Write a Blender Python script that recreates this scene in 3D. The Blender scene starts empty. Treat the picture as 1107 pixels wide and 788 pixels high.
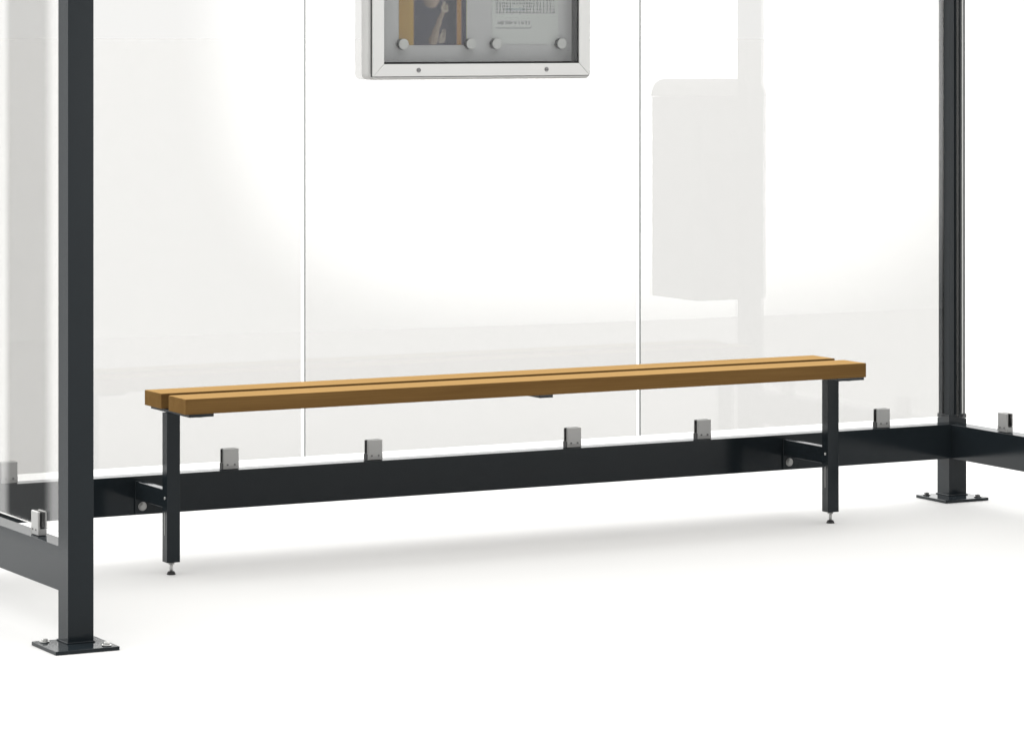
import bpy, bmesh, math, random
from mathutils import Vector, Matrix
random.seed(4)
sc = bpy.context.scene
COL = sc.collection
R = math.radians

# ------------------------------------------------------------------ camera data (measured from the place)
F, HY, CX, TH = 3868.89, 24.93, 536.24, 0.4882
CAMX, CAMY, CAMZ = -2.8486, -7.3622, 1.3682
W, D, A = 3.1294, 1.1153, 0.060            # width, depth of the shelter, post section
RT, RB = 0.215, 0.1166                     # rail top / bottom
PT = 0.0087                                # base plate thickness

# ------------------------------------------------------------------ materials
def mat(name):
    m = bpy.data.materials.new(name); m.use_nodes = True
    nt = m.node_tree; b = nt.nodes['Principled BSDF']
    return m, nt, b

def painted(name, col, rough=.3, spec=.5, bump=.02, metallic=0., var=.08):
    m, nt, b = mat(name)
    tc = nt.nodes.new('ShaderNodeTexCoord')
    n = nt.nodes.new('ShaderNodeTexNoise'); n.inputs['Scale'].default_value = 9; n.inputs['Detail'].default_value = 4
    nt.links.new(tc.outputs['Object'], n.inputs['Vector'])
    mr = nt.nodes.new('ShaderNodeMapRange'); mr.inputs['To Min'].default_value = 1-var; mr.inputs['To Max'].default_value = 1+var
    nt.links.new(n.outputs['Fac'], mr.inputs['Value'])
    mx = nt.nodes.new('ShaderNodeVectorMath'); mx.operation = 'SCALE'; mx.inputs[0].default_value = col
    nt.links.new(mr.outputs['Result'], mx.inputs['Scale']); nt.links.new(mx.outputs['Vector'], b.inputs['Base Color'])
    b.inputs['Roughness'].default_value = rough; b.inputs['Metallic'].default_value = metallic
    b.inputs['Specular IOR Level'].default_value = spec
    f = nt.nodes.new('ShaderNodeTexNoise'); f.inputs['Scale'].default_value = 900; f.inputs['Detail'].default_value = 2
    nt.links.new(tc.outputs['Object'], f.inputs['Vector'])
    bp = nt.nodes.new('ShaderNodeBump'); bp.inputs['Strength'].default_value = bump; bp.inputs['Distance'].default_value = .001
    nt.links.new(f.outputs['Fac'], bp.inputs['Height']); nt.links.new(bp.outputs['Normal'], b.inputs['Normal'])
    return m

def lacquer(nt, b, r0, g, p, rough, tint):
    """swap the node's output for a diffuse base under a thin clear coat with a capped grazing reflection"""
    L = nt.links
    out = [n for n in nt.nodes if n.type == 'OUTPUT_MATERIAL'][0]
    df = nt.nodes.new('ShaderNodeBsdfDiffuse'); gl = nt.nodes.new('ShaderNodeBsdfGlossy')
    for sock in ('Base Color', 'Normal'):
        if b.inputs[sock].is_linked:
            src = b.inputs[sock].links[0].from_socket
            L.new(src, df.inputs['Color' if sock == 'Base Color' else 'Normal'])
            if sock == 'Normal': L.new(src, gl.inputs['Normal'])
    gl.inputs['Color'].default_value = (*tint, 1); gl.inputs['Roughness'].default_value = rough
    ge = nt.nodes.new('ShaderNodeNewGeometry'); dt = nt.nodes.new('ShaderNodeVectorMath'); dt.operation = 'DOT_PRODUCT'
    L.new(ge.outputs['Normal'], dt.inputs[0]); L.new(ge.outputs['Incoming'], dt.inputs[1])
    def mth(op, a, b_=None):
        n = nt.nodes.new('ShaderNodeMath'); n.operation = op
        for i, v in enumerate((a, b_)):
            if v is None: continue
            if isinstance(v, (int, float)): n.inputs[i].default_value = v
            else: L.new(v, n.inputs[i])
        return n.outputs[0]
    c = mth('SUBTRACT', 1.0, mth('ABSOLUTE', dt.outputs['Value']))
    f = mth('ADD', mth('MULTIPLY', mth('POWER', c, p), g), r0)
    mx = nt.nodes.new('ShaderNodeMixShader')
    L.new(f, mx.inputs[0]); L.new(df.outputs[0], mx.inputs[1]); L.new(gl.outputs[0], mx.inputs[2])
    L.new(mx.outputs[0], out.inputs['Surface'])
    nt.nodes.remove(b)

ANTH = painted('anthracite_paint', (.0105, .0140, .0165), rough=.17, spec=.16, bump=.05)
lacquer(ANTH.node_tree, ANTH.node_tree.nodes['Principled BSDF'], .012, .22, 2.1, .10, (1, 1, 1))
ANTH2 = painted('anthracite_profile', (.0150, .0190, .0220), rough=.28, spec=.2, bump=.03)
CLIP = painted('brushed_steel', (.30, .30, .295), rough=.40, metallic=.35, bump=.05)
ZINC = painted('zinc_bolt', (.5, .5, .49), rough=.35, metallic=.75, var=.15)
ALU = painted('silver_aluminium', (.53, .53, .52), rough=.42, metallic=.2, bump=.03, var=.03)
BLACK = painted('black_rubber', (.012, .012, .012), rough=.6, spec=.3)
PANEL = painted('grey_backboard', (.40, .40, .41), rough=.6, bump=.02, var=.03)
INNER = painted('case_inner_wall', (.022, .023, .025), rough=.5)
MAGTOP = painted('magnet_cap', (.45, .45, .445), rough=.4, var=.03)
MAGSIDE_SHADE = painted('magnet_side_shade', (.03, .03, .03), rough=.5)  # side of the disc, its near-black also standing in for the drop shadow
BIN = painted('bin_paint', (.0205, .0255, .029), rough=.35)
BINLID = painted('bin_lid', (.25, .25, .25), rough=.4)
SCREW = painted('dark_screw', (.16, .16, .16), rough=.35, metallic=.6)

def glass_mat(name, tint, edge=False, r0=.03):
    m = bpy.data.materials.new(name); m.use_nodes = True; nt = m.node_tree; nt.nodes.clear()
    out = nt.nodes.new('ShaderNodeOutputMaterial')
    g = nt.nodes.new('ShaderNodeNewGeometry')
    dt = nt.nodes.new('ShaderNodeVectorMath'); dt.operation = 'DOT_PRODUCT'
    nt.links.new(g.outputs['Normal'], dt.inputs[0]); nt.links.new(g.outputs['Incoming'], dt.inputs[1])
    def mth(op, a, b=None):
        n = nt.nodes.new('ShaderNodeMath'); n.operation = op
        for i, v in enumerate((a, b)):
            if v is None: continue
            if isinstance(v, (int, float)): n.inputs[i].default_value = v
            else: nt.links.new(v, n.inputs[i])
        return n.outputs[0]
    c = mth('ABSOLUTE', dt.outputs['Value'])
    p = mth('POWER', mth('SUBTRACT', 1.0, c), 5.0)
    fr = mth('ADD', mth('MULTIPLY', p, 1-r0), r0)
    tr = nt.nodes.new('ShaderNodeBsdfTransparent'); tr.inputs['Color'].default_value = (*tint, 1)
    gl = nt.nodes.new('ShaderNodeBsdfGlossy'); gl.inputs['Roughness'].default_value = 0.0 if not edge else .25
    gl.inputs['Color'].default_value = (1, 1, 1, 1)
    mx = nt.nodes.new('ShaderNodeMixShader')
    nt.links.new(fr, mx.inputs[0]); nt.links.new(tr.outputs[0], mx.inputs[1]); nt.links.new(gl.outputs[0], mx.inputs[2])
    nt.links.new(mx.outputs[0], out.inputs['Surface'])
    return m
GT = .757
GS = .93
GLASS = glass_mat('clear_safety_glass', (GT*1.001, GT*.999, GT*.993))
GLASS_END = glass_mat('clear_end_wall_glass', (GS*1.001, GS*.999, GS*.993))
GEDGE = glass_mat('ground_glass_edge', (.12, .135, .13), edge=True)
CASEG = glass_mat('case_glazing', (.88, .885, .88), r0=.006)

def wood():
    m, nt, b = mat('oiled_timber')
    L = nt.links
    tc = nt.nodes.new('ShaderNodeTexCoord')
    oi = nt.nodes.new('ShaderNodeObjectInfo')
    ad = nt.nodes.new('ShaderNodeVectorMath'); ad.operation = 'ADD'
    sc3 = nt.nodes.new('ShaderNodeVectorMath'); sc3.operation = 'SCALE'; sc3.inputs[0].default_value = (7, 3, 5)
    L.new(oi.outputs['Random'], sc3.inputs['Scale'])
    L.new(tc.outputs['Object'], ad.inputs[0]); L.new(sc3.outputs['Vector'], ad.inputs[1])
    mp = nt.nodes.new('ShaderNodeMapping'); mp.inputs['Scale'].default_value = (1.3, 26, 26)
    L.new(ad.outputs['Vector'], mp.inputs['Vector'])
    n1 = nt.nodes.new('ShaderNodeTexNoise'); n1.inputs['Scale'].default_value = 1.0; n1.inputs['Detail'].default_value = 5; n1.inputs['Distortion'].default_value = .6
    L.new(mp.outputs['Vector'], n1.inputs['Vector'])
    mp2 = nt.nodes.new('ShaderNodeMapping'); mp2.inputs['Scale'].default_value = (5, 240, 240)
    L.new(ad.outputs['Vector'], mp2.inputs['Vector'])
    n2 = nt.nodes.new('ShaderNodeTexNoise'); n2.inputs['Scale'].default_value = 1.0; n2.inputs['Detail'].default_value = 4
    L.new(mp2.outputs['Vector'], n2.inputs['Vector'])
    a2 = nt.nodes.new('ShaderNodeMath'); a2.operation = 'MULTIPLY_ADD'; a2.inputs[1].default_value = .35
    L.new(n2.outputs['Fac'], a2.inputs[0])
    m1 = nt.nodes.new('ShaderNodeMath'); m1.operation = 'MULTIPLY'; m1.inputs[1].default_value = .65
    L.new(n1.outputs['Fac'], m1.inputs[0]); L.new(m1.outputs[0], a2.inputs[2])
    cr = nt.nodes.new('ShaderNodeValToRGB')
    e = cr.color_ramp.elements
    e[0].position = .33; e[0].color = (.098, .051, .017, 1)
    e[1].position = .66; e[1].color = (.140, .079, .028, 1)
    x = e.new(.5); x.color = (.118, .0645, .022, 1)
    L.new(a2.outputs[0], cr.inputs['Fac'])
    L.new(cr.outputs['Color'], b.inputs['Base Color'])
    bp = nt.nodes.new('ShaderNodeBump'); bp.inputs['Strength'].default_value = .25; bp.inputs['Distance'].default_value = .0008
    L.new(n2.outputs['Fac'], bp.inputs['Height']); L.new(bp.outputs['Normal'], b.inputs['Normal'])
    lacquer(nt, b, .008, .29, 3.3, .45, (1, .67, .29))
    return m
WOOD = wood()

def floor_mat():
    m, nt, b = mat('white_studio_floor')
    tc = nt.nodes.new('ShaderNodeTexCoord')
    n = nt.nodes.new('ShaderNodeTexNoise'); n.inputs['Scale'].default_value = 2.0; n.inputs['Detail'].default_value = 6
    nt.links.new(tc.outputs['Object'], n.inputs['Vector'])
    cr = nt.nodes.new('ShaderNodeValToRGB')
    cr.color_ramp.elements[0].color = (.497, .4955, .490, 1); cr.color_ramp.elements[1].color = (.503, .5015, .496, 1)
    nt.links.new(n.outputs['Fac'], cr.inputs['Fac']); nt.links.new(cr.outputs['Color'], b.inputs['Base Color'])
    b.inputs['Roughness'].default_value = .8; b.inputs['Specular IOR Level'].default_value = .1
    return m
FLOOR = floor_mat()

def paint_mat(name):
    m, nt, b = mat(name)
    a = nt.nodes.new('ShaderNodeAttribute'); a.attribute_name = 'print'
    nt.links.new(a.outputs['Color'], b.inputs['Base Color'])
    b.inputs['Roughness'].default_value = .45; b.inputs['Specular IOR Level'].default_value = .3
    return m
PRINT = paint_mat('printed_paper')

# ------------------------------------------------------------------ mesh helpers
def add_box(bm, lo, hi, mi=0, bev=0.0, seg=2):
    t = bmesh.new()
    c = [(a+b)/2 for a, b in zip(lo, hi)]; s = [abs(b-a) for a, b in zip(lo, hi)]
    bmesh.ops.create_cube(t, size=1, matrix=Matrix.Translation(c) @ Matrix.Diagonal((*s, 1)))
    if bev > 0: bmesh.ops.bevel(t, geom=t.edges[:], offset=bev, segments=seg, affect='EDGES', profile=.5)
    for f in t.faces: f.material_index = mi
    merge(bm, t)

def merge(bm, t):
    me = bpy.data.meshes.new('tmp'); t.to_mesh(me); t.free(); bm.from_mesh(me); bpy.data.meshes.remove(me)

def add_cyl(bm, c, r, h, axis='Z', seg=24, r2=None, mi=0, bev=0.0):
    t = bmesh.new()
    rot = {'Z': Matrix(), 'X': Matrix.Rotation(R(90), 4, 'Y'), 'Y': Matrix.Rotation(R(90), 4, 'X')}[axis]
    bmesh.ops.create_cone(t, cap_ends=True, segments=seg, radius1=r, radius2=r if r2 is None else r2, depth=h, matrix=Matrix.Translation(c) @ rot)
    if bev: bmesh.ops.bevel(t, geom=[e for e in t.edges if len(e.link_faces) == 2 and any(len(f.verts) > 4 for f in e.link_faces)], offset=bev, segments=2, affect='EDGES')
    for f in t.faces: f.material_index = mi
    merge(bm, t)

def add_prism(bm, pts, z0, z1, mi=0):
    n = len(pts)
    lo = [bm.verts.new((x, y, z0)) for x, y in pts]; hi = [bm.verts.new((x, y, z1)) for x, y in pts]
    fs = [bm.faces.new(lo[::-1]), bm.faces.new(hi)]
    for i in range(n): fs.append(bm.faces.new((lo[i], lo[(i+1) % n], hi[(i+1) % n], hi[i])))
    for f in fs: f.material_index = mi
    bmesh.ops.recalc_face_normals(bm, faces=fs)

def obj(name, bm, mats, parent=None, smooth=False, loc=None):
    me = bpy.data.meshes.new(name); bm.to_mesh(me); bm.free()
    if not isinstance(mats, (list, tuple)): mats = [mats]
    for m in mats: me.materials.append(m)
    if smooth:
        for p in me.polygons: p.use_smooth = True
        try: me.set_sharp_from_angle(angle=R(50))
        except Exception: pass
    o = bpy.data.objects.new(name, me); COL.objects.link(o)
    if smooth:
        wn = o.modifiers.new('weighted_normal', 'WEIGHTED_NORMAL'); wn.weight = 100; wn.keep_sharp = False; wn.mode = 'FACE_AREA'
    if parent: o.parent = parent
    if loc: o.location = loc
    return o

def thing(name, label, cat, loc=(0, 0, 0), group=None):
    o = bpy.data.objects.new(name, None); COL.objects.link(o); o.location = loc; o.empty_display_size = .1
    o['label'] = label; o['category'] = cat
    if group: o['group'] = group
    return o

def tag(o, label, cat, group=None):
    o['label'] = label; o['category'] = cat
    if group: o['group'] = group

def copy_part(o, parent, loc=None):
    c = o.copy(); COL.objects.link(c); c.parent = parent
    if loc is not None: c.location = loc
    for ch in list(o.children):
        g = ch.copy(); COL.objects.link(g); g.parent = c
    return c

# ------------------------------------------------------------------ ground
bm = bmesh.new()
pts = [(-4.6, -4.4), (-3.3, -4.9), (2.0, -5.0), (5.2, -4.6), (90, -1.0), (160, 20), (160, 260), (60, 300), (20, 300), (-.50, 9.0), (-.50, -.62), (-3.0, -2.0)]
vs = [bm.verts.new((x, y, 0)) for x, y in pts]; bm.faces.new(vs)
fl = obj('ground', bm, FLOOR); fl['kind'] = 'structure'

# ------------------------------------------------------------------ bus shelter
sh = thing('bus_shelter', 'anthracite steel bus shelter frame with clear glass walls standing round the wooden bench', 'bus shelter', (W/2, D/2, 0))
def loc_in(x, y, z=0): return (x - W/2, y - D/2, z)

def make_bolt(parent, x, y, z, r=.0075, m=ZINC):
    b = bmesh.new()
    add_cyl(b, (0, 0, .0012), r*1.45, .0024, seg=24)
    add_cyl(b, (0, 0, .0048), r, .0052, seg=6, bev=.0008)
    add_cyl(b, (0, 0, .0078), r*.5, .0012, seg=16)
    return obj('bolt', b, m, parent, smooth=True, loc=(x, y, z))

H_POST = 2.25
def post(px, py, cornerside=None, oxL=-.014, mirror=1, boltm=ZINC):
    """origin of the part = the (-X,-Y) foot corner of the post"""
    b = bmesh.new()
    if cornerside is None:
        add_box(b, (0, 0, PT), (A, A, H_POST), bev=.0009)
    else:
        add_box(b, (0, 0, PT), (A, A, .242), bev=.0009)
    o = obj('post', b, ANTH, sh, smooth=True, loc=loc_in(px, py))
    if cornerside is not None:
        b = bmesh.new()
        g = .003
        # extruded corner profile with glazing grooves in its front and inner faces
        P = [(g, g), (.018, g), (.018, .0055), (.0225, .0055), (.0225, g), (.0335, g), (.0335, .0075), (.0385, .0075), (.0385, g),
             (.0465, g), (.0465, .007), (.050, .007), (.050, g), (A-g, g), (A-g, A-g), (g, A-g), (g, .040), (.009, .040), (.009, .030), (g, .030)]
        if cornerside < 0: P = [(A-x, y) for x, y in P][::-1]
        add_prism(b, P, .242, H_POST)
        obj('corner_profile', b, ANTH2, o)
        b = bmesh.new()
        x0 = .0455 if cornerside > 0 else A-.049
        add_box(b, (x0, g-.0012, .243), (x0+.0045, g+.006, H_POST-.01))
        obj('glazing_strip', b, ALU, o)
    b = bmesh.new(); h = .1485/2; cx = A/2+oxL; cy = A/2-.0333
    add_box(b, (cx-h, cy-h, 0.0003), (cx+h, cy+h, PT), bev=.001)
    # weld bead round the foot of the post
    for lo, hi in (((-.003, -.003, PT), (A+.003, .001, PT+.003)), ((-.003, A-.001, PT), (A+.003, A+.003, PT+.003)),
                   ((-.003, .001, PT), (.001, A-.001, PT+.003)), ((A-.001, .001, PT), (A+.003, A-.001, PT+.003))):
        add_box(b, lo, hi, bev=.0009)
    obj('base_plate', b, ANTH, o, smooth=True)
    make_bolt(o, cx-h+.022, cy+h-.022, PT, m=boltm)
    make_bolt(o, cx+h-.022, cy-h+.022, PT, m=boltm)
    return o
post(0, 0)
post(W, D, cornerside=1, oxL=-.0223, boltm=SCREW)
post(0, D, cornerside=-1, oxL=-.014)
post(W, 0, oxL=-.0223)

def rail(lo, hi):
    b = bmesh.new(); add_box(b, lo, hi, bev=.0009)
    return obj('rail', b, ANTH, sh, smooth=True, loc=loc_in(0, 0))
YR = D-.0031; XR = W+.0032; XL = .0026
rail((XL+.001, YR, RB), (XR+.049, YR+.050, RT))
rail((XR, .0605, RB+.0004), (XR+.050, YR+.001, RT-.0004))
rail((XL, .0605, RB+.0004), (XL+.050, YR+.001, RT-.0004))

# glass panes: body faces slot 0, rim slot 1
def pane(lo, hi, thin):
    gm = GLASS if thin == 1 else GLASS_END
    b = bmesh.new(); add_box(b, lo, hi)
    b.normal_update()
    for f in b.faces:
        f.material_index = 0 if abs(f.normal[thin]) > .5 or f.normal[0] > .5 else 1
    return obj('glass_pane', b, [gm, GEDGE], sh, loc=loc_in(0, 0))
ZG0, ZG1 = .235, 2.15
YG = YR+.021; TG = .008
xs = [(.050, 1.099-.0125), (1.099, 2.113-.0125), (2.113, W+.012)]
for a_, b_ in xs: pane((a_, YG, ZG0), (b_, YG+TG, ZG1), 1)
XGR = XR+.021; XGL = XL+.021
pane((XGR, .066, ZG0), (XGR+TG, D-.001, ZG1), 0)
pane((XGL, .066, ZG0), (XGL+TG, D-.001, ZG1), 0)

# glass clips: built once along X (front jaw to -Y), copied round the walls
def make_clip(parent, loc, rot=0):
    w = .045
    b = bmesh.new()                                   # base block with front jaw, rounded shoulders
    add_box(b, (-w/2, -.0104, .0002), (w/2, .0104, .0180), bev=.0014)
    add_box(b, (-w/2+.0005, -.0110, .0060), (w/2-.0005, -.0046, .054), bev=.0026, seg=4)
    add_box(b, (-w/2+.0005, .0046, .0060), (w/2-.0005, .0110, .054), bev=.0026, seg=4)
    o = obj('glass_clip', b, CLIP, parent, smooth=True, loc=loc); o.rotation_euler = (0, 0, rot)
    b = bmesh.new()
    add_box(b, (-w/2-.0004, -.0056, .0165), (w/2+.0004, -.0041, .052))
    add_box(b, (-w/2-.0004, .0041, .0165), (w/2+.0004, .0056, .052))
    add_box(b, (-w/2-.0004, -.0056, .0150), (w/2+.0004, .0056, .0195))
    add_box(b, (-w/2-.0010, -.0100, .0006), (-w/2+.001, .0100, .0170))
    obj('gasket', b, BLACK, o)
    for x in (-.010, .010):
        b = bmesh.new(); add_cyl(b, (0, 0, 0), .0028, .002, axis='Y', seg=20, bev=.0004)
        add_cyl(b, (0, -.0009, 0), .0013, .0012, axis='Y', seg=6, mi=1)
        obj('screw', b, [SCREW, BLACK], o, smooth=True, loc=(x, -.0112, .0125))
    return o
cy = YG+TG/2
c0 = make_clip(sh, loc_in(.2795, cy, RT))
for x in (.8845, 1.2985, 1.9005, 2.3135, 2.9105): copy_part(c0, sh, loc_in(x, cy, RT))
for (x, yy, rt) in ((XGR+TG/2, .883, -90), (XGR+TG/2, .25, -90), (XGL+TG/2, .252, -90), (XGL+TG/2, .885, -90)):
    c = copy_part(c0, sh, loc_in(x, yy, RT)); c.rotation_euler = (0, 0, R(rt))

# ------------------------------------------------------------------ bench
BX, BY, BL, PW, GAP, ST, PK = .5847, .7207, 1.9938, .111, .0482, .448, .038
LX = (.5886, 2.5381); LY, LA, LB, LZ = .8469, .0352, .0307, .0313
PW, GAP = .1085, .0455
bench = thing('bench', 'long bench with two brown timber planks on dark steel legs inside the glass shelter', 'bench', (BX+BL/2, LY+LB/2, 0))
ox, oy = BX+BL/2, LY+LB/2
def bl(x, y, z=0): return (x-ox, y-oy, z)
for y0 in (BY, BY+PW+GAP):
    b = bmesh.new(); add_box(b, (-BL/2, -PW/2, -PK/2), (BL/2, PW/2, PK/2), bev=.0016)
    o = obj('seat_plank', b, WOOD, bench, smooth=True, loc=bl(BX+BL/2, y0+PW/2, ST-PK/2))
for i, lx in enumerate(LX):
    b = bmesh.new(); zt = ST-PK-.0084
    add_box(b, (0, 0, LZ), (LA, LB, zt), bev=.0010)
    lg = obj('leg', b, ANTH, bench, smooth=True, loc=bl(lx, LY))
    b = bmesh.new(); add_box(b, (-.0006, LB*.42, .098), (.002, LB*.42+.0028, .155)); obj('slot', b, CLIP, lg)
    b = bmesh.new(); add_cyl(b, (0, LB*.45, .190), .0035, .003, axis='X', seg=16); obj('rivet', b, ZINC, lg, smooth=True)
    b = bmesh.new()
    add_cyl(b, (LA/2, LB/2, .020), .0042, .030, seg=20)
    add_cyl(b, (LA/2, LB/2, .0285), .0078, .0052, seg=6)
    obj('levelling_screw', b, ZINC, lg, smooth=True)
    b = bmesh.new(); add_cyl(b, (LA/2, LB/2, .0042), .0118, .0080, r2=.0080, seg=28, bev=.0009); obj('foot_pad', b, BLACK, lg, smooth=True)
    # arm that ties the leg to the rail behind it
    ax = lx+.022
    b = bmesh.new(); y0 = LY+LB+.0006; y1 = YR-.0004
    add_box(b, (ax, y0, .158), (ax+.022, y1-.0045, .2035), bev=.0012)
    add_box(b, (ax-.0006, y1-.005, .1195), (ax+.040, y1, .2045), bev=.0010)
    ar = obj('bracket_arm', b, ANTH, bench, smooth=True, loc=bl(0, 0))
    b = bmesh.new()
    add_cyl(b, (0, -.0012, 0), .0112, .0024, axis='Y', seg=32, bev=.0004)
    add_cyl(b, (0, -.0045, 0), .0086, .0055, axis='Y', seg=32, bev=.0020)
    obj('bolt', b, CLIP, ar, smooth=True, loc=(ax+.019, y1-.005, .1385))
# flat plates that carry the planks
for k, (x0, x1) in enumerate(((BX+.012, BX+.078), (1.574, 1.614), (BX+BL-.090, BX+BL-.003))):
    b = bmesh.new()
    add_box(b, (x0, BY+.006, ST-PK-.0080), (x1, BY+2*PW+GAP-.012, ST-PK-.0004), bev=.0010)
    if k != 1:
        for yy in (BY+.030, BY+PW+GAP+.06): add_cyl(b, ((x0+x1)/2+.006, yy, ST-PK-.0092), .0075, .003, seg=18)
    obj('support_plate', b, ANTH, bench, smooth=True, loc=bl(0, 0))

# ------------------------------------------------------------------ notice case on the back glass
CY1 = YG-.0005                 # back of the case
CYF = CY1-.052                 # front of its door
DX0, DX1, DZ0, DZ1 = 1.2700, 1.9225, 1.2265, 1.690   # door rectangle (front plane)
case = thing('notice_case', 'silver framed glazed notice case hung on the middle glass pane of the shelter', 'notice case', ((DX0+DX1)/2, CY1, DZ0-.01))
def cl(x, y, z): return (x-(DX0+DX1)/2, y-CY1, z-(DZ0-.01))
def rrect(x0, x1, z0, z1, r, n=8):
    out = []
    for cx_, cz_, a0 in ((x1-r, z1-r, 0), (x0+r, z1-r, 90), (x0+r, z0+r, 180), (x1-r, z0+r, 270)):
        for k in range(n+1):
            a = R(a0+90*k/n); out.append((cx_+r*math.cos(a), cz_+r*math.sin(a)))
    return out
def ring(bm, outer, inner, y0, y1):
    n = len(outer)
    vo0 = [bm.verts.new((x, y0, z)) for x, z in outer]; vo1 = [bm.verts.new((x, y1, z)) for x, z in outer]
    vi0 = [bm.verts.new((x, y0, z)) for x, z in inner]; vi1 = [bm.verts.new((x, y1, z)) for x, z in inner]
    fs = []
    for i in range(n):
        j = (i+1) % n
        for q in ((vo0[i], vo0[j], vi0[j], vi0[i]), (vo1[j], vo1[i], vi1[i], vi1[j]), (vo0[j], vo0[i], vo1[i], vo1[j]), (vi0[i], vi0[j], vi1[j], vi1[i])):
            fs.append(bm.faces.new(q))
    bmesh.ops.recalc_face_normals(bm, faces=fs)
E0 = .0085
b = bmesh.new()
ring(b, rrect(DX0-E0, DX1+E0, DZ0-E0, DZ1+E0, .016), rrect(DX0+.020, DX1-.020, DZ0+.020, DZ1-.020, .001), CYF+.011, CY1)
bmesh.ops.bevel(b, geom=[e for e in b.edges if all(abs(v.co.y-(CYF+.011)) < 1e-5 for v in e.verts) and all(v.co.x < DX0 or v.co.x > DX1 or v.co.z < DZ0 or v.co.z > DZ1 for v in e.verts)], offset=.003, segments=3, affect='EDGES')
o = obj('case_body', b, ALU, case, smooth=True, loc=cl(0, 0, 0))
b = bmesh.new()
add_box(b, (DX0+.004, CYF+.0095, DZ0+.004), (DX0+.022, CYF+.0115, DZ1-.004))
add_box(b, (DX1-.022, CYF+.0095, DZ0+.004), (DX1-.004, CYF+.0115, DZ1-.004))
FW = .0325
# shadow gap gasket round the door and round its opening
b = bmesh.new()
ring(b, rrect(DX0+.0008-.0022, DX1+.0014, DZ0-.0014, DZ1+.0014, .002), rrect(DX0+.012, DX1-.012, DZ0+.012, DZ1-.012, .001), CYF+.0075, CYF+.0112)
obj('gasket', b, BLACK, case, loc=cl(0, 0, 0))
b = bmesh.new()
ring(b, rrect(DX0+FW-.004, DX1-FW+.004, DZ0+FW-.004, DZ1-FW+.004, .001), rrect(DX0+FW+.0015, DX1-FW-.0015, DZ0+FW+.0055, DZ1-FW-.003, .001), CYF+.0035, CYF+.0085)
obj('glazing_seal', b, BLACK, case, loc=cl(0, 0, 0))
door = None
# door: four mitred frame members in one mesh with hairline mitre joints
b = bmesh.new()
def trap(pts):
    f0 = [b.verts.new((x, CYF, z)) for x, z in pts]; f1 = [b.verts.new((x, CYF+.008, z)) for x, z in pts]
    fs = [b.faces.new(f0), b.faces.new(f1[::-1])]
    for i in range(4): fs.append(b.faces.new((f0[i], f0[(i+1) % 4], f1[(i+1) % 4], f1[i])))
    bmesh.ops.recalc_face_normals(b, faces=fs)
h = .0004
trap([(DX0+h, DZ0), (DX1-h, DZ0), (DX1-FW-h, DZ0+FW), (DX0+FW+h, DZ0+FW)])
trap([(DX0+h, DZ1), (DX0+FW+h, DZ1-FW), (DX1-FW-h, DZ1-FW), (DX1-h, DZ1)])
trap([(DX0, DZ0+h), (DX0+FW, DZ0+FW+h), (DX0+FW, DZ1-FW-h), (DX0, DZ1-h)])
trap([(DX1, DZ0+h), (DX1, DZ1-h), (DX1-FW, DZ1-FW-h), (DX1-FW, DZ0+FW+h)])
bmesh.ops.bevel(b, geom=[e for e in b.edges if all(abs(v.co.y-CYF) < 1e-6 for v in e.verts)], offset=.0005, segments=1, affect='EDGES')
door = obj('door_frame', b, ALU, case, loc=cl(0, 0, 0))
for sx, sz in ((1.404, DZ0+.0165), (1.789, DZ0+.0165), (1.404, DZ1-.0165), (1.789, DZ1-.0165)):
    b = bmesh.new(); add_cyl(b, (0, 0, 0), .0062, .003, axis='Y', seg=24, bev=.0007)
    add_box(b, (-.0045, -.0021, -.0008), (.0045, -.0012, .0008), mi=1)
    obj('screw', b, [SCREW, BLACK], door, smooth=True, loc=(sx, CYF-.0005, sz))
b = bmesh.new(); add_box(b, (DX0+FW-.003, CYF+.0045, DZ0+FW-.003), (DX1-FW+.003, CYF+.0072, DZ1-FW+.003))
obj('glass', b, CASEG, door)
PY = CY1-.010                   # face of the backboard
b = bmesh.new(); add_box(b, (DX0+.021, PY, DZ0+.021), (DX1-.021, CY1-.001, DZ1-.021)); obj('backboard', b, PANEL, case, loc=cl(0, 0, 0))
b = bmesh.new()
x0, x1, z0, z1 = DX0+FW-.0022, DX1-FW+.0022, DZ0+FW-.0022, DZ1-FW+.0022
t = .0015
add_box(b, (x0, CYF+.0115, z0), (x0+t, PY, z1)); add_box(b, (x1-t-.0008, CYF+.0115, z0), (x1-.0008, PY, z1))
add_box(b, (x0, CYF+.0115, z0+.0008), (x1, PY-.0003, z0+t+.0008)); add_box(b, (x0, CYF+.0115, z1-t), (x1, PY, z1))
obj('inner_lining', b, INNER, case, loc=cl(0, 0, 0))

# printed sheets: fine grids whose vertices carry the printed colours
def clamp(x): return max(0., min(1., x))
def ss(a, b_, x):
    t = clamp((x-a)/(b_-a)); return t*t*(3-2*t)
def lerp(a, b_, t): return tuple(p+(q-p)*t for p, q in zip(a, b_))
def capsule(u, v, ax, ay, bx, by, ra, rb):
    dx, dy = bx-ax, by-ay; t = clamp(((u-ax)*dx+(v-ay)*dy)/(dx*dx+dy*dy))
    return math.hypot(u-ax-dx*t, v-ay-dy*t)-(ra+(rb-ra)*t)
def ell(u, v, cx_, cy_, rx, ry): return (math.hypot((u-cx_)/rx, (v-cy_)/ry)-1)*min(rx, ry)
def noise(u, v): return math.sin(u*61+math.sin(v*37)*2)*math.sin(v*53+math.sin(u*29)*2)

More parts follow.
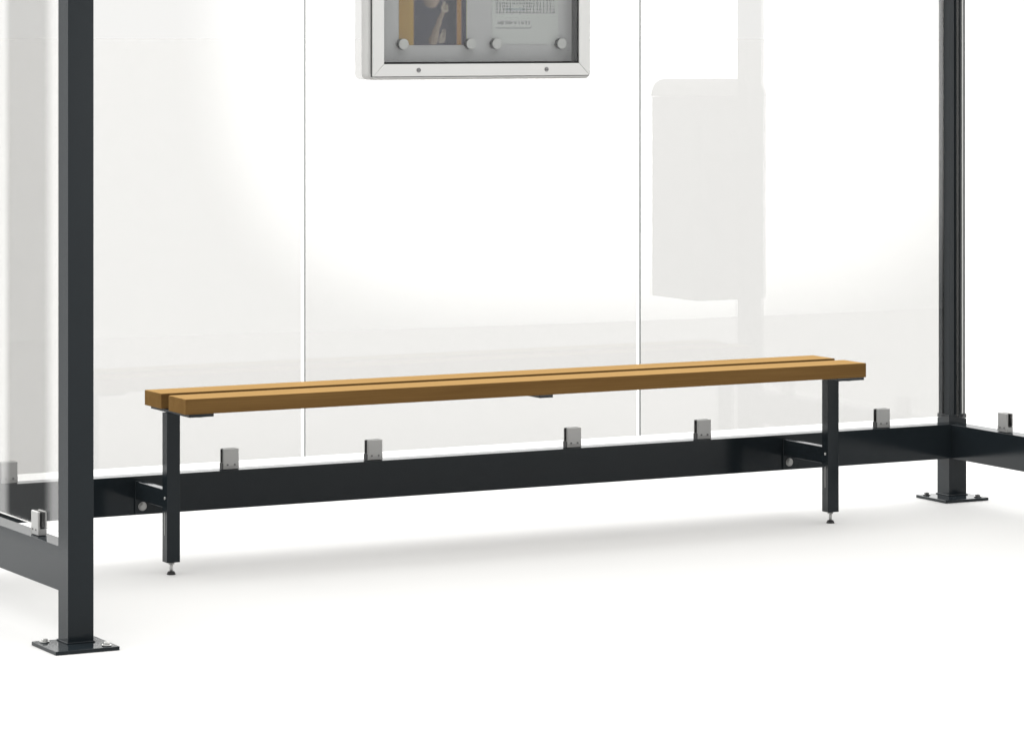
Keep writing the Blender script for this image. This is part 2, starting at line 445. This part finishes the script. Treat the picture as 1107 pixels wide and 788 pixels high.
def poster_col(u, v):
    # u 0..1 left to right, v in the same units upwards from the bottom edge (sheet 1 wide, 1.41 high)
    c = (.15, .13, .16)                                   # dim wall behind
    c = lerp(c, (.36, .235, .065), 1-ss(.205, .225, u))     # ochre door leaf
    c = lerp(c, (.42, .30, .10), (1-ss(.02, .04, abs(u-.175)))*.6)
    c = lerp(c, (.07, .07, .12), ss(.60, .63, v+.1*u)*(1-ss(.125, .145, u)))
    c = lerp(c, (.05, .052, .075), ss(.66, .70, u)*(1-ss(.83, .85, u)))
    c = lerp(c, (.33, .20, .085), ss(.842, .858, u)*(1-ss(.905, .925, u)))
    c = lerp(c, (.055, .055, .09), ss(.915, .93, u)*(1-ss(.985, .995, u)))
    # dark shirt
    s = min(capsule(u, v, .50, .10, .46, .52, .27, .17), capsule(u, v, .36, -.1, .34, .5, .14, .11))
    fold = .012*noise(u*.8, v*.6)
    c = lerp(c, (.068+fold, .070+fold, .098+fold), 1-ss(-.008, .008, s))
    c = lerp(c, (.11, .115, .15), (1-ss(0, .05, abs((u-.42)-(.45-v)*.45)))*.45*(1-ss(-.02, .01, s)))
    c = lerp(c, (.45, .45, .45), (1-ss(.002, .008, abs(v-.365)))*ss(.225, .24, u)*(1-ss(.27, .285, u)))
    # neck and face above
    d = min(ell(u, v, .485, .74, .140, .255), ell(u, v, .44, .66, .10, .16))
    c = lerp(c, lerp((.20, .16, .145), (.34, .28, .25), ss(.38, .56, u)), 1-ss(-.01, .01, d))
    if d < 0:
        c = lerp(c, (.30, .20, .17), (1-ss(.0, .02, abs(v-.675-.3*(u-.5)**2)))*(1-ss(.05, .07, abs(u-.5))))
        c = lerp(c, (.24, .17, .15), (1-ss(.012, .02, abs(v-.85)))*(1-ss(.03, .045, abs(abs(u-.5)-.06))))
        c = lerp(c, (.30, .21, .17), (1-ss(.0, .03, abs(v-.75)))*(1-ss(.02, .03, abs(u-.5))))
    c = lerp(c, (.08, .055, .04), 1-ss(-.01, .01, ell(u, v, .50, 1.01, .175, .11)))
    # forearm rising to a raised fist, second hand lower down
    wob = .006*math.sin(v*40)
    arm = min(capsule(u+wob, v, .515, .10, .60, .34, .055, .034), capsule(u, v, .60, .34, .655, .44, .034, .026), ell(u, v, .50, .065, .070, .060))
    sh_ = clamp((u-.505-.37*(v-.10))/.09+.5)
    c = lerp(c, lerp((.175, .135, .115), (.31, .265, .235), sh_), 1-ss(-.008, .010, arm))
    for (hx, hy, rx, ry) in ((.665, .485, .050, .055), (.665, .545, .022, .030), (.705, .505, .020, .038), (.70, .455, .028, .025)):
        e_ = ell(u, v, hx, hy, rx, ry); c = lerp(c, (.34, .31, .275), 1-ss(-.010, .008, e_))
    for k in range(3):
        c = lerp(c, (.17, .14, .13), (1-ss(.002, .008, abs(v-(.47+.026*k)-.2*(u-.67))))*ss(.655, .67, u)*(1-ss(.705, .72, u)))
    for (hx, hy, rx, ry) in ((.640, .10, .045, .070), (.672, .165, .017, .050), (.640, .175, .014, .040), (.61, .06, .035, .04)):
        e_ = ell(u, v, hx, hy, rx, ry); c = lerp(c, (.30, .27, .245), 1-ss(-.010, .008, e_))
    c = lerp(c, (.13, .11, .105), (1-ss(.002, .009, abs(u-.655-.2*(v-.12))))*ss(.08, .10, v)*(1-ss(.19, .21, v)))
    c = lerp(c, (.50, .52, .34), ss(.988, .994, u))
    return tuple(clamp((x*.95)**1.18) for x in c)

_tab = {}
def sheet_col(u, v):
    base = (.45, .462, .458)
    ink = 0.
    # timetable block
    if .045 < u < .955 and v > .40:
        row = int((v-.40)/.040); fr = ((v-.40)/.040) % 1; colf = (u-.045)/.0505; ci = int(colf); cf = colf % 1
        k = _tab.setdefault((row, ci), random.random())
        if .18 < fr < .80:
            dig = (math.sin(cf*6.28*2+k*9) > -.35)*(.14 < cf < .86)
            if dig: ink = .85 if k > .06 else .3
        if 5 <= ci <= 7 and row in (1, 2): ink *= .25
        if 3 <= ci <= 8 and row in (1,) : base = (.38, .42, .43); ink = max(ink, .22*(abs(fr-.5) < .3))
        if row % 4 == 3 and fr < .10: ink = max(ink, .3)
        if cf < .05: ink = max(ink, .16)
    # two note lines under it
    if .08 < u < .57 and .255 < v < .315:
        k = _tab.setdefault(('n', int(u*46)), random.random()); ink = max(ink, .6*(k > .22)*(abs(v-.283) < .012+.016*k)*((u*92) % 1 > .25))
    if .05 < u < .58 and abs(v-.212) < .008: ink = max(ink, .6*((u*80) % 1 > .3))
    if .55 < u < .60 and abs(v-.212-(u-.565)*.9) < .006: ink = max(ink, .5)
    return lerp(base, (.05, .05, .06), min(1, ink))

def sheet(name, x0, z0, w, hgt, nx, nz, fn, y):
    me = bpy.data.meshes.new(name); V = []; Fc = []
    for j in range(nz+1):
        for i in range(nx+1): V.append((-w/2+w*i/nx, 0, hgt*j/nz))
    for j in range(nz):
        for i in range(nx):
            a = j*(nx+1)+i; Fc.append((a, a+1, a+nx+2, a+nx+1))
    n = len(V)                                       # back and edges give the paper its thickness
    V += [(-w/2, .0004, 0), (w/2, .0004, 0), (w/2, .0004, hgt), (-w/2, .0004, hgt)]
    Fc.append((n, n+3, n+2, n+1))
    c = (0, nx, (nz+1)*(nx+1)-1, nz*(nx+1))
    for k in range(4): Fc.append((c[(k+1) % 4], c[k], n+k, n+(k+1) % 4))
    me.from_pydata(V, [], Fc)
    at = me.color_attributes.new('print', 'FLOAT_COLOR', 'POINT')
    for i, v in enumerate(V):
        cc = fn((v[0]+w/2)/w, v[2]/w) if i < n else (.6, .6, .6)
        at.data[i].color = (*cc, 1)
    me.materials.append(PRINT)
    o = bpy.data.objects.new(name, me); COL.objects.link(o); o.location = (x0+w/2, y, z0)
    return o
PX0, PXB, PW_, PZ = 1.3660, 1.6450, .203, 1.3085
P_MAIN = sheet('poster', PX0, PZ, PW_, .29, 190, 270, poster_col, PY-.0012)
tag(P_MAIN, 'colour photo poster of a person in a dark shirt, pinned left in the notice case', 'poster')
P_TAB = sheet('timetable', PXB, PZ+.002, PW_, .29, 330, 430, sheet_col, PY-.0012)
tag(P_TAB, 'pale printed timetable sheet, pinned right in the notice case', 'timetable')

MG = ['under the left corner of the colour poster', 'under the right corner of the colour poster', 'under the left corner of the pale timetable', 'under the right corner of the pale timetable']
MG = [s.replace('under', 'at') .replace('the left corner', 'the lower left corner').replace('the right corner', 'the lower right corner') for s in MG]
mx_ = [PX0+.006, PX0+PW_+.004, PXB+.006, PXB+PW_+.002]
first = None
for i in range(4):
    if first is None:
        mg = thing('magnet', 'x', 'magnet', (0, 0, 0), 'round magnets holding the sheets')
        b = bmesh.new(); add_cyl(b, (0, -.0080, 0), .0138, .016, axis='Y', seg=40); obj('magnet_base', b, MAGSIDE_SHADE, mg, smooth=True)  # made deeper so the dark side widens the painted shadow crescent
        b = bmesh.new(); add_cyl(b, (0, -.0172, 0), .0142, .0026, axis='Y', seg=40, bev=.0012); obj('magnet_cap', b, MAGTOP, mg, smooth=True)
        first = mg
    else:
        mg = first.copy(); COL.objects.link(mg)
        for ch in list(first.children):
            c = ch.copy(); COL.objects.link(c); c.parent = mg
    mg.location = (mx_[i], PY-.0016, PZ+.003)
    mg['label'] = 'round grey magnet ' + MG[i]

# ------------------------------------------------------------------ litter bin hung on the front right post (seen in the glass)
bn = thing('litter_bin', 'dark round-lidded litter bin on the front right post, mirrored faintly in the glass', 'litter bin', (W+.03, -.16, .53))
b = bmesh.new(); pts_ = []
def rr2(x0, x1, y0, y1, r): return rrect(x0, x1, y0, y1, r, 6)
add_prism(b, rr2(-.150, .115, -.185, .115, .025), -.04, .60)
obj('bin_body', b, BIN, bn, smooth=True)
b = bmesh.new(); nseg = 10
prev = None; rings = []
for k in range(nseg+1):
    t_ = k/nseg*math.pi/2; s_ = .78+.22*math.cos(t_); z_ = .602+.055*math.sin(t_)
    rings.append([b.verts.new((-.0175+(x+.0175)*s_*1.03, -.035+(y+.035)*s_*1.03, z_)) for x, y in rr2(-.150, .115, -.185, .115, .03)])
for a_, c_ in zip(rings, rings[1:]):
    for i in range(len(a_)): b.faces.new((a_[i], a_[(i+1) % len(a_)], c_[(i+1) % len(a_)], c_[i]))
b.faces.new(rings[-1]); b.faces.new(rings[0][::-1])
obj('lid', b, BINLID, bn, smooth=True)
for z_ in (-.03, .42):
    b = bmesh.new(); add_box(b, (-.03, .114, z_), (.03, .159, z_+.08), bev=.002); obj('hanger', b, BIN, bn, smooth=True)

# ------------------------------------------------------------------ studio surround light (world) 
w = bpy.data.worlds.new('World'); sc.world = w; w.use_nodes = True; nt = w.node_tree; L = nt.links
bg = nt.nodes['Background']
tc = nt.nodes.new('ShaderNodeTexCoord'); sp = nt.nodes.new('ShaderNodeSeparateXYZ'); L.new(tc.outputs['Generated'], sp.inputs[0])
def M(op, *a):
    n = nt.nodes.new('ShaderNodeMath'); n.operation = op
    for i, v in enumerate(a):
        if isinstance(v, (int, float)): n.inputs[i].default_value = v
        else: L.new(v, n.inputs[i])
    return n.outputs[0]
def S(v, a, b_):                                     # smooth step a..b -> 0..1
    n = nt.nodes.new('ShaderNodeMapRange'); n.interpolation_type = 'SMOOTHSTEP'
    L.new(v, n.inputs['Value']); n.inputs['From Min'].default_value = a; n.inputs['From Max'].default_value = b_
    return n.outputs['Result']
def INV(v): return M('SUBTRACT', 1.0, v)
az = M('ARCTAN2', sp.outputs['X'], sp.outputs['Y'])   # 0 = +Y, + towards +X
el = M('ARCSINE', sp.outputs['Z'])
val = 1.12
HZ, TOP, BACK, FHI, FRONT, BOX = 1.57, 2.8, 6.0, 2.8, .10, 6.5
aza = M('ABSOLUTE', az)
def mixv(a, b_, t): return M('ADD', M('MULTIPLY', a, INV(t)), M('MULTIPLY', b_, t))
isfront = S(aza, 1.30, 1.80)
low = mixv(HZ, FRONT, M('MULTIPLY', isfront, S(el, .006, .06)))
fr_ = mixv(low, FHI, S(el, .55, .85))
back = mixv(HZ, BACK, S(el, .06, .20))  # low bright band behind, added to fill the floor shadow under the bench
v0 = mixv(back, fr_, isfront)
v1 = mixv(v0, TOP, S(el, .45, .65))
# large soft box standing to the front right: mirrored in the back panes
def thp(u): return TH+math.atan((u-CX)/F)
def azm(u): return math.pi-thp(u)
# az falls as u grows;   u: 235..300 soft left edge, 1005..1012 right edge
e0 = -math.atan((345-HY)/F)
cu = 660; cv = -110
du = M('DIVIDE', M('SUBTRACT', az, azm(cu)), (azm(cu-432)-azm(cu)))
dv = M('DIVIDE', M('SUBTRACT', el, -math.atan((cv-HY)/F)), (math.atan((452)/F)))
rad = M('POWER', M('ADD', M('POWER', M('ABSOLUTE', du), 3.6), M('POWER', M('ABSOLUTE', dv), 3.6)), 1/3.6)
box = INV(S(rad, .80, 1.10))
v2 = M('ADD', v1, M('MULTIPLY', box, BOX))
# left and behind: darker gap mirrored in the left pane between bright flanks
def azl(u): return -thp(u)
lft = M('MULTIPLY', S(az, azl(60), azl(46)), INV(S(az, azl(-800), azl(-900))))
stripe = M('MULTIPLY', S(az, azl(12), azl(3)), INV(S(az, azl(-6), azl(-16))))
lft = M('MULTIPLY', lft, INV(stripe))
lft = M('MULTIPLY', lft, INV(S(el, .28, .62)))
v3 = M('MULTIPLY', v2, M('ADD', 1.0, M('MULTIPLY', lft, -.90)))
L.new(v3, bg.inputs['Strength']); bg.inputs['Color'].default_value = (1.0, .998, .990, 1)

# ------------------------------------------------------------------ camera
cd = bpy.data.cameras.new('camera'); co = bpy.data.objects.new('camera', cd); COL.objects.link(co)
co.location = (CAMX, CAMY, CAMZ); co.rotation_euler = (R(90), 0, -TH)
cd.sensor_width = 36; cd.lens = F/1107*36; cd.sensor_fit = 'HORIZONTAL'
cd.shift_x = (553.5-CX)/1107; cd.shift_y = -(394-HY)/1107
cd.clip_end = 2000; cd.clip_start = .1
sc.camera = co
sc.view_settings.view_transform = 'Standard'; sc.view_settings.look = 'None'; sc.view_settings.exposure = 0; sc.view_settings.gamma = 1
sc.render.engine = 'CYCLES'
sc.cycles.max_bounces = 12; sc.cycles.transparent_max_bounces = 24
sc.cycles.use_denoising = True
